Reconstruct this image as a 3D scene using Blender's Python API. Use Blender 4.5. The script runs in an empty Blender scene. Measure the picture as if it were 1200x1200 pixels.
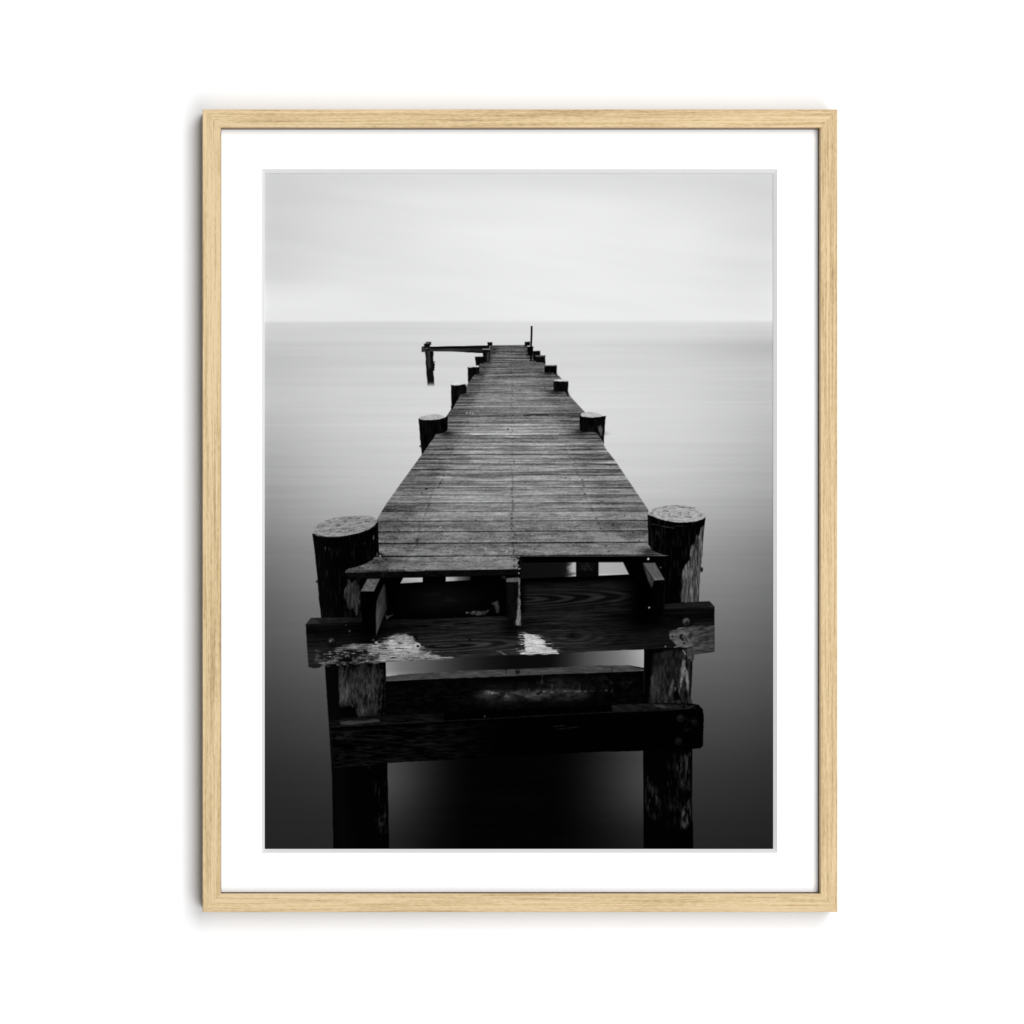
import bpy, bmesh, math
import numpy as np
from mathutils import Vector, Matrix

# ------------------------------------------------------------------ camera, world, lights, exposure
PX = 0.00054                 # metres on the frame's front plane for one pixel of the photograph
DEPTH = 0.027                # frame depth from the wall
CAM_D = 2.6                  # camera distance to the frame's front plane
CAM_PX = 330.0               # the camera stands in front of this column (shift lens)
PRINT_E = 1.215               # how much light the print returns at albedo 1

scene = bpy.context.scene
C = scene.collection
cam_d = bpy.data.cameras.new('camera')
cam = bpy.data.objects.new('camera', cam_d); C.objects.link(cam)
cam.location = ((CAM_PX - 600) * PX, -DEPTH - CAM_D, 0)
cam.rotation_euler = (math.radians(90), 0, 0)
cam_d.sensor_width = 36
cam_d.lens = 36 * CAM_D / (1200 * PX)
cam_d.shift_x = (600 - CAM_PX) / 1200
cam_d.clip_start = 0.05; cam_d.clip_end = 50
scene.camera = cam

world = bpy.data.worlds.new('World'); scene.world = world; world.use_nodes = True
bg = world.node_tree.nodes['Background']
bg.inputs[0].default_value = (.96, .99, 1.03, 1); bg.inputs[1].default_value = 0.15

def area(name, loc, target, sx, sy, power):
    l = bpy.data.lights.new(name, 'AREA'); l.shape = 'RECTANGLE'; l.size = sx; l.size_y = sy; l.energy = power
    o = bpy.data.objects.new(name, l); C.objects.link(o); o.location = loc
    o.rotation_euler = (Vector(target) - Vector(loc)).to_track_quat('-Z', 'Y').to_euler()
    return o
area('upper_softbox', (1.0, -4.0, 1.25), (0, 0, 0), 1.9, 2.4, 132)
area('lower_softbox', (1.0, -4.0, -1.25), (0, 0, 0), 1.9, 2.4, 105)

scene.view_settings.view_transform = 'Standard'
scene.view_settings.look = 'None'
scene.view_settings.exposure = 0.0
scene.view_settings.gamma = 1.0
scene.view_settings.use_curve_mapping = False

# ------------------------------------------------------------------ PAINT BEGIN: the printed picture, worked out with numpy
RES = 1.5                                            # samples per pixel of the photograph
X0, X1, Y0, Y1 = 306.0, 910.0, 199.0, 999.0          # a little larger than the mat window

def hash2(ix, iy, seed):
    h = (ix.astype(np.int64) * 374761393 + iy.astype(np.int64) * 668265263 + seed * 974711) & 0xffffffff
    h = ((h ^ (h >> 13)) * 1274126177) & 0xffffffff
    h = h ^ (h >> 16)
    return (h & 0xffff) / 65535.0
def vnoise(u, v, seed=0):
    iu = np.floor(u); iv = np.floor(v); fu = u - iu; fv = v - iv
    fu = fu * fu * (3 - 2 * fu); fv = fv * fv * (3 - 2 * fv)
    a = hash2(iu, iv, seed); b = hash2(iu + 1, iv, seed); c = hash2(iu, iv + 1, seed); d = hash2(iu + 1, iv + 1, seed)
    return (a + (b - a) * fu) * (1 - fv) + (c + (d - c) * fu) * fv
def fbm(u, v, seed=0, n=3):
    s = 0; a = 1.0; t = 0
    for i in range(n):
        s = s + a * vnoise(u * 2 ** i, v * 2 ** i, seed + i * 17); t += a; a *= 0.55
    return s / t - 0.5                                # about -0.5 .. 0.5
def sstep(a, b, x):
    t = np.clip((x - a) / (b - a), 0, 1); return t * t * (3 - 2 * t)
def gauss(x, s): return np.exp(-(x / s) ** 2)

def paint_picture():
    nx = int((X1 - X0) * RES) + 1; ny = int((Y1 - Y0) * RES) + 1
    gx = np.linspace(X0, X1, nx); gy = np.linspace(Y0, Y1, ny)
    X, Y = np.meshgrid(gx, gy)
    img = np.zeros_like(X)

    def table(xs, ys, rows):
        rows = np.array(rows, float)
        tmp = np.array([np.interp(gx, xs, r) for r in rows])
        k = np.ones(61) / 61.0                        # soften the steps between the columns
        tmp = np.array([np.convolve(np.pad(r, 30, mode='edge'), k, 'valid') for r in tmp])
        return np.array([np.interp(gy, ys, tmp[:, i]) for i in range(nx)]).T
    sky = table([310, 400, 500, 600, 700, 800, 906], [203, 240, 270, 300, 330, 345, 374],
        [[203, 209, 214, 216, 215, 212, 206],
         [206, 217, 226, 229, 229, 223, 211],
         [206, 220, 231, 235, 235, 229, 214],
         [208, 219, 229, 234, 234, 230, 217],
         [214, 221, 227, 231, 231, 228, 218],
         [222, 226, 227, 230, 230, 229, 222],
         [225, 228, 229, 230, 230, 230, 225]])
    sea = table([310, 345, 400, 500, 600, 700, 800, 860, 906],
        [376, 392, 402, 412, 430, 470, 500, 540, 580, 600, 640, 700, 760, 800, 850, 900, 950, 995],
        [[203, 206, 208, 213, 216, 216, 214, 209, 204],
         [203, 206, 208, 212, 215, 215, 212, 205, 200],
         [197, 200, 204, 209, 214, 213, 206, 196, 188],
         [190, 194, 200, 206, 210, 211, 202, 190, 182],
         [191, 196, 203, 207, 210, 212, 207, 198, 190],
         [190, 196, 204, 210, 213, 214, 208, 198, 189],
         [181, 189, 201, 211, 213, 213, 206, 195, 182],
         [168, 179, 194, 206, 210, 208, 199, 186, 172],
         [150, 163, 180, 195, 198, 198, 187, 172, 158],
         [142, 155, 170, 180, 182, 184, 175, 162, 148],
         [122, 134, 146, 150, 150, 155, 153, 142, 128],
         [ 98, 110, 120, 120, 120, 124, 126, 120, 107],
         [ 82,  90,  98,  98,  98, 100, 102,  98,  88],
         [ 70,  77,  82,  84,  84,  86,  88,  84,  76],
         [ 56,  61,  67,  70,  70,  70,  70,  67,  60],
         [ 44,  47,  51,  54,  54,  54,  54,  51,  46],
         [ 38,  39,  41,  42,  42,  42,  42,  40,  37],
         [ 35,  35,  36,  36,  36,  35,  34,  33,  31]])
    sky = sky + 9 * fbm(X / 160, Y / 45, 3, 2) * sstep(203, 260, Y) + 7 * fbm((X + Y) / 210, (Y - .12 * X) / 17, 4, 2)
    sky = sky + 6 * sstep(318, 336, Y + 5 * fbm(X / 50, Y / 30, 6)) * (1 - .6 * sstep(345, 372, Y)) * (1 - sstep(385, 470, X + 22 * fbm(X / 30, Y / 14, 7))) + 0.5 * gauss(Y - 371, 3.0)
    dk = 1 - .72 * sstep(560, 820, Y)
    sea = sea + 10 * fbm(X / 240, Y / 6.0, 5, 3) * dk + 4.5 * fbm(X / 500, Y / 1.8, 9, 2) * dk ** 2 - 3 * gauss(Y - 404, 4) * sstep(640, 720, X)
    hz = 376.3 + 1.2 * (1 - sstep(310, 480, X)) + 0.5 * fbm(X / 60, X * 0, 2)
    w = .55 * sstep(-1.8, 2.0, Y - hz) + .45 * sstep(-4, 9, Y - hz)
    img[:] = sky * (1 - w) + sea * w

    def poly_sd(pts, pad=6):
        pts = np.array(pts, float)
        i0 = max(int((pts[:, 0].min() - pad - X0) * RES), 0); i1 = min(int((pts[:, 0].max() + pad - X0) * RES) + 1, nx)
        j0 = max(int((pts[:, 1].min() - pad - Y0) * RES), 0); j1 = min(int((pts[:, 1].max() + pad - Y0) * RES) + 1, ny)
        sl = (slice(j0, j1), slice(i0, i1)); x = X[sl]; y = Y[sl]
        d = np.full(x.shape, 1e9); ins = np.zeros(x.shape, bool)
        n = len(pts)
        for k in range(n):
            ax, ay = pts[k]; bx, by = pts[(k + 1) % n]
            ex, ey = bx - ax, by - ay; L = ex * ex + ey * ey + 1e-12
            t = np.clip(((x - ax) * ex + (y - ay) * ey) / L, 0, 1)
            d = np.minimum(d, (x - ax - t * ex) ** 2 + (y - ay - t * ey) ** 2)
            c = ((ay > y) != (by > y))
            with np.errstate(divide='ignore', invalid='ignore'):
                ins ^= c & (x < (bx - ax) * (y - ay) / (by - ay + 1e-12) + ax)
        return sl, x, y, np.where(ins, -1, 1) * np.sqrt(d)
    def fill(pts, tone, rough=0.0, rs=(3, 3), seed=1, soft=0.5, alpha=1.0, fn=None, rough_fn=None):
        sl, x, y, sd = poly_sd(pts)
        if rough: sd = sd + rough * 2 * fbm(x / rs[0], y / rs[1], seed, 2)
        if rough_fn is not None: sd = sd + rough_fn(x, y)
        a = np.clip(0.5 - sd / (2 * soft), 0, 1) * alpha
        v = tone if fn is None else tone + fn(x, y)
        img[sl] = img[sl] * (1 - a) + np.clip(v, 0, 255) * a
    def ell(cx, cy, rx, ry, rot=0, n=28):
        r = math.radians(rot)
        return [(cx + rx * math.cos(t) * math.cos(r) - ry * math.sin(t) * math.sin(r),
                 cy + rx * math.cos(t) * math.sin(r) + ry * math.sin(t) * math.cos(r)) for t in np.linspace(0, 2 * math.pi, n, endpoint=False)]
    def dot(cx, cy, r, tone, ry=None, alpha=1.0, soft=0.6): fill(ell(cx, cy, r, ry or r, n=12), tone, soft=soft, alpha=alpha)
    def line(pts, w, tone, alpha=1.0, soft=0.5, rough=0.0, seed=1):
        for (ax, ay), (bx, by) in zip(pts[:-1], pts[1:]):
            L = math.hypot(bx - ax, by - ay) + 1e-9; qx, qy = -(by - ay) / L * w / 2, (bx - ax) / L * w / 2
            fill([(ax + qx, ay + qy), (bx + qx, by + qy), (bx - qx, by - qy), (ax - qx, ay - qy)], tone, soft=soft, alpha=alpha, rough=rough, seed=seed)
    def vgrain(sx, sy, seed, amp): return lambda x, y: amp * fbm(x / sx, y / sy, seed, 3)
    def spots(pts, amp, sx, sy, seed, thr=0.1, gain=3.0, soft=3.0):     # worn light patches with a broken outline
        sl, x, y, sd = poly_sd(pts)
        m = np.clip(-sd / soft, 0, 1)
        nz = np.clip((fbm(x / sx, y / sy, seed, 4) + 0.5 - thr) * gain, 0, 1)
        img[sl] = np.clip(img[sl] + amp * m * nz, 0, 255)

    # --- the small far landing: post, cross beam
    before = img.copy()
    fill([(498, 408), (507, 408), (507.5, 414), (507.8, 430), (509.3, 453), (500.8, 453)], 16, rough=0.5, rs=(2, 4), soft=0.6)
    fill([(504, 412), (508.4, 413), (507.4, 419), (504, 418)], 8, rough=0.5, rs=(1.5, 1.5)); fill([(505, 423), (509.6, 424.5), (509, 433.8), (506, 434)], 12, rough=1.1, rs=(1.2, 1.2))
    fill([(500.5, 411), (504, 411), (504.5, 430), (502, 433)], 46, rough=0.8, rs=(1.5, 6), soft=0.9)
    sl, x, y, sd = poly_sd([(497, 447), (513, 447), (513, 458), (497, 458)], 2)
    img[sl] = img[sl] + (before[sl] - img[sl]) * sstep(446.5, 454, y)
    fill([(494, 406.5), (498.5, 405), (498.5, 412.6), (494, 412.6)], 52, fn=vgrain(1.5, 1.5, 4, 30))
    fill([(504, 406.3), (573.5, 404.9), (573.5, 409), (566, 413.8), (552, 413), (530, 412), (504, 411.8)], 44, fn=lambda x, y: 30 * fbm(x / 6, y / 1.2, 6) - 14 * sstep(540, 560, x))
    fill([(504, 406.3), (573.5, 404.9), (573.5, 407.3), (540, 408.4), (504, 408.9)], 5)
    fill([(535, 411.7), (566, 412.3), (566, 413.9), (550, 413.0)], 4)
    fill([(499, 400.6), (505.2, 400.6), (505.2, 404.4), (499, 402.8)], 22); fill([(496.6, 402.6), (503, 402.4), (504, 404.5), (504, 408), (497.6, 408)], 14)
    line([(497, 402), (503, 401.8)], 0.8, 205, alpha=0.6)
    fill([(571, 401), (577, 401), (577, 405.6), (571.8, 405.6)], 10)

    # --- deck boards in perspective
    HV = 373.0; STEP = 0.000206
    deck = [(574.8, 405.2), (617.5, 405.0), (638, 427), (654.5, 440), (661, 447), (668, 464), (690, 488), (710, 526), (721, 540), (760, 598), (759, 640),
            (765, 645), (784, 651.3), (610, 652.2), (608, 656), (606.5, 659), (608.5, 662), (607, 667), (520, 668.2), (470, 669.8), (405, 671), (404.5, 669), (417, 662.5), (433, 657.6), (439.5, 650), (439, 620),
            (442, 608), (453, 590), (470, 566), (494, 533), (525, 485), (548, 450), (562, 427)]
    def deck_tone(x, y):
        yy = y + (x - 600) * 0.006 * sstep(560, 660, y)
        d = np.maximum(yy - HV, 4.0)
        u = (1.0 / d) / STEP
        u0 = (1.0 / 278.3) / STEP
        b = u - u0; ib = np.floor(b); fb = b - ib                 # fb 0: near edge, 1: far edge
        lat = (x - 598.5) / d                                       # across the deck, -0.57 .. 0.58
        px = d * d * STEP                                           # board height in pixels
        t = 119 + 0 * x
        t = t - 20 * (1 - sstep(405, 450, y)) - 12 * sstep(585, 640, y) - 8 * sstep(590, 640, y) * (1 - sstep(440, 540, x))
        t = t + 12 * gauss(y - 520, 60) * gauss(lat - 0.05, 0.42)
        near = sstep(2.0, 5.0, px)
        t = t + (30 * (hash2(ib, ib * 0, 11) - 0.5)) * (0.65 + 0.35 * near) * (1 - 0.5 * sstep(600, 640, y))
        t = t + 58 * (vnoise(lat * 1.6 + ib * 7.3, b * 2.4, 21) - 0.5) * (1 - 0.45 * sstep(590, 640, y))
        t = t + 46 * fbm(x / 34, y / 1.25, 31, 3) * (1 - .5 * sstep(585, 640, y))
        t = t + 52 * fbm(x / 15 + ib * 5, y / 2.0, 35, 4) * (0.55 + 0.45 * near)
        t = t + 40 * fbm(x / 2.6, y / 1.0, 37, 2) + 26 * fbm(x / 20, y / .75, 36, 2) * (1 - .5 * sstep(585, 640, y)) + 52 * sstep(560, 640, y) * fbm(x / 12, y / 4.5, 38, 4) + 26 * sstep(560, 640, y) * fbm(x / 1.3, y / 1.3, 39, 1)
        mid = gauss(y - 520, 45)
        t = t + 46 * np.clip(fbm(x / 40, y / 1.7, 47, 3) - 0.06, 0, 1) * (1 + 2.6 * mid) + 40 * mid * fbm(x / 90, y / 2.6, 48, 2)
        t = t - 17 * sstep(0.42, 0.50, np.abs(lat - 0.004)) * (1 - sstep(605, 640, y)) - 8 * sstep(0.30, 0.56, -lat)
        gapw = np.maximum(0.05, 0.5 / px)
        e = np.minimum(fb, 1 - fb)
        depth = (40 + 46 * hash2(np.round(b), ib * 0, 5)) * (0.45 + 0.95 * vnoise(x / 45, np.round(b) * 3.1, 8))
        t = t - depth * np.exp(-(e / gapw) ** 2) * (0.40 + 0.60 * near) * (0.8 + 0.3 * near)
        t = t + 18 * np.exp(-((fb - 0.16) / 0.09) ** 2) * near * vnoise(x / 60, ib * 2.3, 91)
        for c, s, a in ((-0.435, 0.005, 15), (0.015, 0.0045, 17), (0.43, 0.005, 15)):   # nail rows
            wob = 0.034 * (hash2(ib, ib * 0, int(abs(c) * 100)) - 0.5)
            t = t - a * gauss(lat - c - wob, s + 0.7 / d) * (0.25 + 0.8 * vnoise(x * 0, b * 3, 71)) * sstep(8, 40, d)
            for k in (0.25, 0.72):
                r = np.hypot((lat - c - wob) * d, (fb - k) * px)
                t = t - 84 * hash2(ib, ib * 0 + int(k * 10 + c * 30), 33) ** 1.6 * np.exp(-(r / 0.95) ** 2) * sstep(4, 8, px)
        return t
    fill([(p[0], p[1]) for p in deck], 0, fn=deck_tone, soft=0.55)
    # shade beside the posts
    def shade(cx, cy, sx, sy, amt):
        i0 = max(int((cx - 3 * sx - X0) * RES), 0); i1 = int((cx + 3 * sx - X0) * RES); j0 = int((cy - 3 * sy - Y0) * RES); j1 = int((cy + 3 * sy - Y0) * RES)
        sl = (slice(j0, j1), slice(i0, i1)); img[sl] *= 1 - amt * np.exp(-((X[sl] - cx) / sx) ** 2 - ((Y[sl] - cy) / sy) ** 2)
    line([(576, 405.2), (617, 404.8)], 0.9, 45, alpha=0.8)
    shade(523, 508, 9, 3.2, .7); shade(681, 506, 10, 4, .7); shade(700, 508, 10, 2.2, .4); shade(441, 655, 14, 6, .75); shade(760, 647, 12, 5, .6); shade(545, 463.3, 8, 1.8, .6)
    shade(652, 460.5, 9, 2, .6); shade(643, 438, 7, 1.6, .6); shade(562, 439, 6, 1.6, .5); shade(420, 664, 14, 3, .25)
    # marks, splinters and droppings on the boards
    line([(613.5, 487.3), (621, 487), (625, 485.6), (629, 486.6), (636, 486.5), (640, 486), (643, 487.5)], 1.3, 25, alpha=.95)
    line([(628, 486.2), (641, 485.8)], 1.0, 28, alpha=.9)
    line([(558, 499.6), (561.5, 499.6)], .9, 40, alpha=.8); line([(655, 509.4), (700, 509.2)], .8, 22, alpha=.9); line([(619, 486), (641, 485.4)], .6, 60, alpha=.5)
    line([(668, 488.4), (679, 488.4)], .8, 15); line([(583, 518.3), (588, 518)], .8, 40, alpha=.7); line([(657, 537.3), (663, 537.6)], .8, 50, alpha=.7)
    for p in ((595.3, 502.6, 1.1), (562.6, 480.3, .8), (532.7, 533.2, .9), (499.6, 573, 1.5), (662.5, 560.3, .9), (609.5, 457.3, .8), (638, 454.5, .7), (608.5, 433.4, .7), (685.5, 578.5, .9),
              (615, 566, .6), (516.5, 631.8, .9), (557.5, 609.4, .9), (700, 590, .6), (732, 604, .8), (719, 614.5, 1), (739, 615.8, .8), (742, 624, 1), (749, 633.5, .9), (587, 629.5, .8), (448, 599.5, .8),
              (477, 607.5, .8), (494.5, 577.6, .9), (467, 621.5, .9), (464, 631, .9), (452, 645, .9), (600, 573, .7), (600.5, 616.5, .9), (601, 622.5, .9), (601.5, 630, .9), (601.8, 636, .9), (602, 645, 1), (601.5, 649, .8), (453, 655, .8)):
        dot(p[0], p[1], p[2], 22, ry=p[2] * .7, alpha=.85)
    line([(528, 581), (529, 600)], .7, 150, alpha=.5); line([(531, 641), (527, 650)], .8, 160, alpha=.5); line([(572, 622), (579, 614)], .8, 140, alpha=.3)
    for p in ((516, 617.5, .8), (569, 643, .9), (594, 646, 1), (598, 642.5, .8), (547, 484, .9), (551, 483.4, .7), (554, 484.2, .7), (618.5, 459.4, .5)): dot(p[0], p[1], p[2], 190, alpha=.8)
    fill([(530, 609), (556, 608), (561, 618), (532, 620)], 70, alpha=.3, rough=3, rs=(7, 2), soft=3)
    fill([(556, 665), (552, 659), (580, 657), (582, 664)], 75, alpha=.25, rough=3, rs=(7, 2), soft=3)
    fill([(690, 625), (722, 623), (734, 634), (700, 637)], 165, alpha=.45, rough=3.5, rs=(12, 1.6), soft=3)
    fill([(640, 641), (760, 640), (752, 649), (660, 648)], 150, alpha=.28, rough=3.5, rs=(12, 2), soft=3)
    fill([(445, 641), (500, 646), (540, 651), (450, 650)], 150, alpha=.3, rough=3, rs=(14, 1.6), soft=2)
    fill([(470, 662), (600, 656), (600, 665), (410, 669), (430, 664)], 150, alpha=.32, rough=3.5, rs=(14, 2), soft=3)
    line([(475, 668.5), (491, 669.2), (498, 668)], .9, 165, alpha=.7)

    # --- mooring posts beside the deck: dark side, pale worn top
    def post(side, top=None, seed=1, tone=7, amp=26, tt=182, cut=0):
        fill(side, tone, seed=seed, rough=0.35, rs=(1.5, 5), fn=lambda x, y: amp * np.clip(fbm(x / 1.8, y / 14, seed, 3), -.1, 1) + 12 * (fbm(x / 6, y / 9, seed + 3)))
        if top: fill(top, tt, seed=seed, rough=0.5, rs=(2.5, 1.5), fn=lambda x, y: 55 * fbm(x / 2.4, y / 1.1, seed + 9, 3))
    post([(615, 400.5), (621, 400.5), (621, 405.2), (615, 405.2)]); post([(618, 406), (625, 406), (624.6, 412.5), (623.5, 417), (618.6, 416.6), (616, 415.6), (618.4, 414)])
    post([(624.3, 411.2), (633, 411.2), (633, 416.2), (628, 423), (624.8, 423)], seed=4); post([(628, 417.3), (639, 417.2), (639.1, 427.6), (636, 425), (628.2, 424.6)], [(627.5, 416.2), (639, 416.4), (639, 417.6), (628, 418)], seed=6, tt=90)
    fill([(621.9, 382), (624.2, 382), (623.1, 423.4), (621, 423.4)], 4, soft=.4)
    post([(638, 428.4), (652.6, 428.4), (652.2, 440.3), (648.3, 436.6), (638.2, 436.6)], [(638.5, 427.8), (652.3, 427.8), (652, 428.6), (639, 429)], seed=7, tt=110)
    post([(648.6, 446.8), (665.9, 446.6), (665.8, 464.3), (661.6, 458.8), (649, 458.8)], [(648.8, 446), (651, 444.8), (657, 444.2), (664, 444.8), (665.5, 446.4), (657, 447)], seed=8, tt=200)
    post([(679, 486.5), (685, 488.6), (696, 489), (710.2, 487.3), (709.3, 493), (707.7, 520.5), (700, 508), (697, 506.3), (683, 506.3), (679, 504)],
         [(679.8, 486.2), (682, 484), (690, 482.7), (698, 483.3), (704, 485.3), (706, 487.6), (698, 489), (688, 488.8), (682, 488)], seed=9, tt=180)
    fill([(701, 500), (704, 498), (706, 503), (705, 512), (702, 506)], 75, rough=1, rs=(1.5, 3), soft=.9)
    post([(565, 409.6), (574.6, 409.6), (574, 424.6), (567, 424.6), (566, 420)], seed=11, tone=14); fill([(570.5, 413), (573, 413), (573, 423.5), (571, 423.5)], 62, rough=.6, soft=.7, alpha=.8)
    line([(565.5, 409.2), (574.5, 409.2)], .9, 200, alpha=.8)
    post([(556.7, 418), (567, 417.6), (567, 425.4), (563, 426), (561.5, 428.3), (557.6, 428.3)], seed=12); line([(556.8, 417.6), (566.5, 417.2)], .8, 180, alpha=.7)
    post([(548, 430.2), (561.8, 429.8), (561.8, 438), (556, 439), (549, 449), (548.4, 446)], [(549, 429.4), (561, 428.9), (561.3, 430), (549.5, 430.6)], seed=13, tt=190)
    post([(528.4, 451), (546, 449.8), (547, 461), (540, 462.4), (530.4, 479), (529, 478.6)], [(528.8, 450.4), (533, 448.5), (543, 447.8), (545.8, 449), (545, 450.2), (536, 451.4), (530, 451.4)], seed=14, tt=205)
    post([(490.4, 490.5), (497, 492), (506, 492), (516, 490.8), (525, 487.6), (524.5, 504), (520, 507.4), (511, 509), (494.6, 532.6), (493, 522), (491.4, 503)],
         [(490.5, 490), (494, 487.8), (500, 486.6), (509, 485), (517, 486), (520.5, 488.5), (522, 489.2), (514, 491), (505, 492.2), (495, 491.8)], seed=15, tt=172)
    dot(492.6, 523, 1, 15)
    post([(528.3, 476), (531, 476), (529, 481)], seed=2)

    # --- below the deck: the dark reflection between the two big posts, seen through the openings
    def gap(pts, stops, tone_fn=None):
        xs, vs = zip(*stops)
        fill(pts, 0, fn=lambda x, y: np.interp(x, xs, vs) + (tone_fn(x, y) if tone_fn else 0), soft=.5)
    fill([(402, 671), (610, 667), (610, 652), (786, 651.5), (800, 700), (754, 765), (754, 884), (454, 896), (451, 775), (430, 740), (415, 700)], 1)
    gap([(472.5, 677.2), (495.2, 676.8), (495.2, 682), (469.2, 683.6)], [(470, 150), (495, 172)], lambda x, y: 3 * (682 - y))
    gap([(522.5, 676.2), (551, 675.6), (551, 679.8), (522.5, 681.3)], [(522, 180), (532, 150), (538, 95), (550, 42)])
    gap([(610, 659.2), (675, 658.7), (675, 675.3), (610, 678)], [(610, 14), (655, 16), (665, 20)], lambda x, y: np.clip(sstep(662, 676, x + 16 * fbm(x / 9, y / 4, 41)) * 150, 0, 160))
    gap([(701.3, 658.8), (730, 658.8), (736.8, 673), (701.3, 674.6)], [(700, 150), (704, 172), (736, 165)], lambda x, y: 22 * sstep(671, 674, y) - 3)
    fill([(675.3, 658.7), (701.2, 658.7), (701.2, 676), (675.3, 677)], 6, fn=lambda x, y: 50 * gauss(x - 687, 8) * np.clip(fbm(x / 2, y / 2.5, 43) + .25, 0, 1) * (y < 668.5))
    # under the upper beam
    gap([(451.5, 770), (754.6, 757), (754.6, 790), (451.5, 800)], [(451, 140), (470, 110), (495, 88), (520, 62), (545, 38), (575, 20), (600, 11), (645, 12), (665, 36), (685, 70), (705, 92), (730, 118), (745, 145), (754, 160)],
        lambda x, y: 22 * sstep(784, 792, y) * (1 - sstep(455, 510, x)) - 0.5 * (y - 775) * sstep(700, 754, x))
    # under the lower beam
    def low(x, y):
        v = 68 * (1 - sstep(442, 566 - .05 * (y - 890), x)) ** 1.35 * (1 - .55 * sstep(905, 995, y)) + 66 * sstep(640, 776, x) ** 1.15 * (1 - .6 * sstep(915, 995, y))
        return v + 3 * fbm(x / 120, y / 6, 44)
    fill([(453, 885), (756, 872), (756, 1000), (453, 1000)], 3, fn=low)

    # --- back cap beam (behind the joists)
    def rings(x, y, x0, y0, k, f, ph=0.0): return np.sin(f * np.sqrt(np.maximum(((x - x0) * k) ** 2 + (y - y0) ** 2, 0)) + ph + 2.2 * fbm(x / 40, y / 8, 52))
    def back(x, y):
        yy = y + (x - 610) * .035
        r = rings(x, yy, 592, 702.5, .082, 2.3)
        v = 10 + 14 * np.clip(r * 1.5, -0.5, 1) * gauss(yy - 704, 9) + 24 * fbm(x / 22, yy / .8, 53, 3) + 6 * fbm(x / 8, yy / 5, 54)
        return (v * 1.2 + 6) * sstep(608, 620, x) * (1 - sstep(715, 752, x)) * sstep(680, 690, yy)
    fill([(608, 679.2), (650, 677.3), (700, 675.4), (740, 673.4), (770, 690), (770, 713), (608, 722)], 0, fn=back)
    fill([(465, 684), (593, 681), (593, 722), (465, 727)], 1, fn=lambda x, y: (9 + 26 * np.clip(fbm(x / 16, y / 1.1, 55, 3), 0, 1)) * gauss(x - 520, 34) * gauss(y - 702, 14))
    line([(460, 726.6), (500, 726), (560, 723.2)], .8, 34, alpha=.6); line([(610, 719.8), (640, 719.2), (740, 714.6)], .8, 40, alpha=.7)
    fill([(546, 717.6), (556, 716), (566, 716.4), (575, 714.5), (569, 719.6), (562, 721.4), (554, 720)], 50, rough=1.6, rs=(1.6, 1.2), fn=vgrain(1.5, 1.5, 57, 70), soft=.8)
    fill([(576, 707), (583, 703.5), (585, 710), (584.5, 719), (582, 717), (580, 710)], 46, rough=1, rs=(2, 2), fn=vgrain(2, 2, 58, 40), soft=.9)
    dot(547, 718, 1, 120, alpha=.7); dot(554.6, 717.2, .9, 110, alpha=.7)

    # --- middle beam behind, between the posts
    top = [(451, 792.6), (482, 789.6), (500, 788.8), (540, 785.8), (592, 784.8), (650, 782.4), (699, 780), (737, 779.6), (754.6, 782.6)]
    bot = [(754.6, 785.8), (699, 788.2), (650, 789.8), (592, 792.6), (550, 794), (500, 795.8), (451, 798.2)]
    fill(bot[::-1] + [(754.6, 845), (451, 850)], 2, fn=lambda x, y: 9 * np.clip(fbm(x / 8, y / 4, 61, 3), 0, 1) * 2)
    fill(top + bot, 62, rough=.5, rs=(8, 2), fn=lambda x, y: 44 * fbm(x / 9, y / 1.2, 62, 3) + 12 * fbm(x / 2, y / 2, 63))
    for xx in (592.5, 604.5, 717): line([(xx, 781 if xx > 700 else 784), (xx + 1, 790)], .8, 12, alpha=.9)
    fill([(603.5, 786), (609, 785), (609.5, 789), (605, 790)], 14, soft=.8, alpha=.8); line([(701, 783.5), (705, 783.2)], .8, 120, alpha=.6)
    fill([(735, 779.6), (754.6, 782.6), (754.6, 784), (744, 782.3)], 4, soft=.4)
    sl, x, y, sd = poly_sd([(455, 796), (753, 788), (753, 840), (455, 846)], 1)
    yc = 812.5 - (x - 555) * .02
    glow = (84 * gauss(y - yc - 2, 8) + 30 * gauss(y - yc + 10, 6) * sstep(620, 650, x)) * sstep(548, 580, x) * (1 - sstep(668, 700, x)) * (0.55 + 1.3 * fbm(x / 9, y / 4, 64, 4)) * (1 - .5 * gauss(y - yc + 5, 3))
    glow = glow + 120 * np.exp(-((x - 573) / 6) ** 2 - ((y - 811.5) / 2.2) ** 2) * (vnoise(x / 1.3, y / 1.3, 65))
    glow = glow + (80 * gauss(y - yc - .4 * np.sin(x / 6), .8)) * sstep(553, 560, x) * (1 - sstep(715, 722, x)) * np.clip(vnoise(x / 3.5, y * 0, 66) - .3, 0, 1) * sstep(585, 640, x + 60 * (vnoise(x / 9, y * 0, 4) > .5))
    glow = glow + 34 * np.clip(fbm(x / 5, y / 5, 67, 3) * 1.4, 0, 1) * gauss(y - 802, 9) * sstep(655, 700, x) * (1 - sstep(735, 752, x))
    glow = glow + 14 * np.clip(fbm(x / 10, y / 2, 68, 3) * 2, 0, 1) * gauss(y - 817, 12) * (1 - sstep(540, 580, x))
    img[sl] = np.clip(img[sl] + np.clip(glow, 0, 120), 0, 255)
    for xx, yy, h in ((635.5, 796, 5), (647, 806, 4), (671.5, 807, 2.5), (679.5, 806.5, 3.5), (717.5, 808.5, 3), (594, 811, 3), (620, 809, 2)): line([(xx, yy - h), (xx - .6, yy + h)], 1.0, 90, alpha=.38, soft=.8, rough=1)
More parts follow.
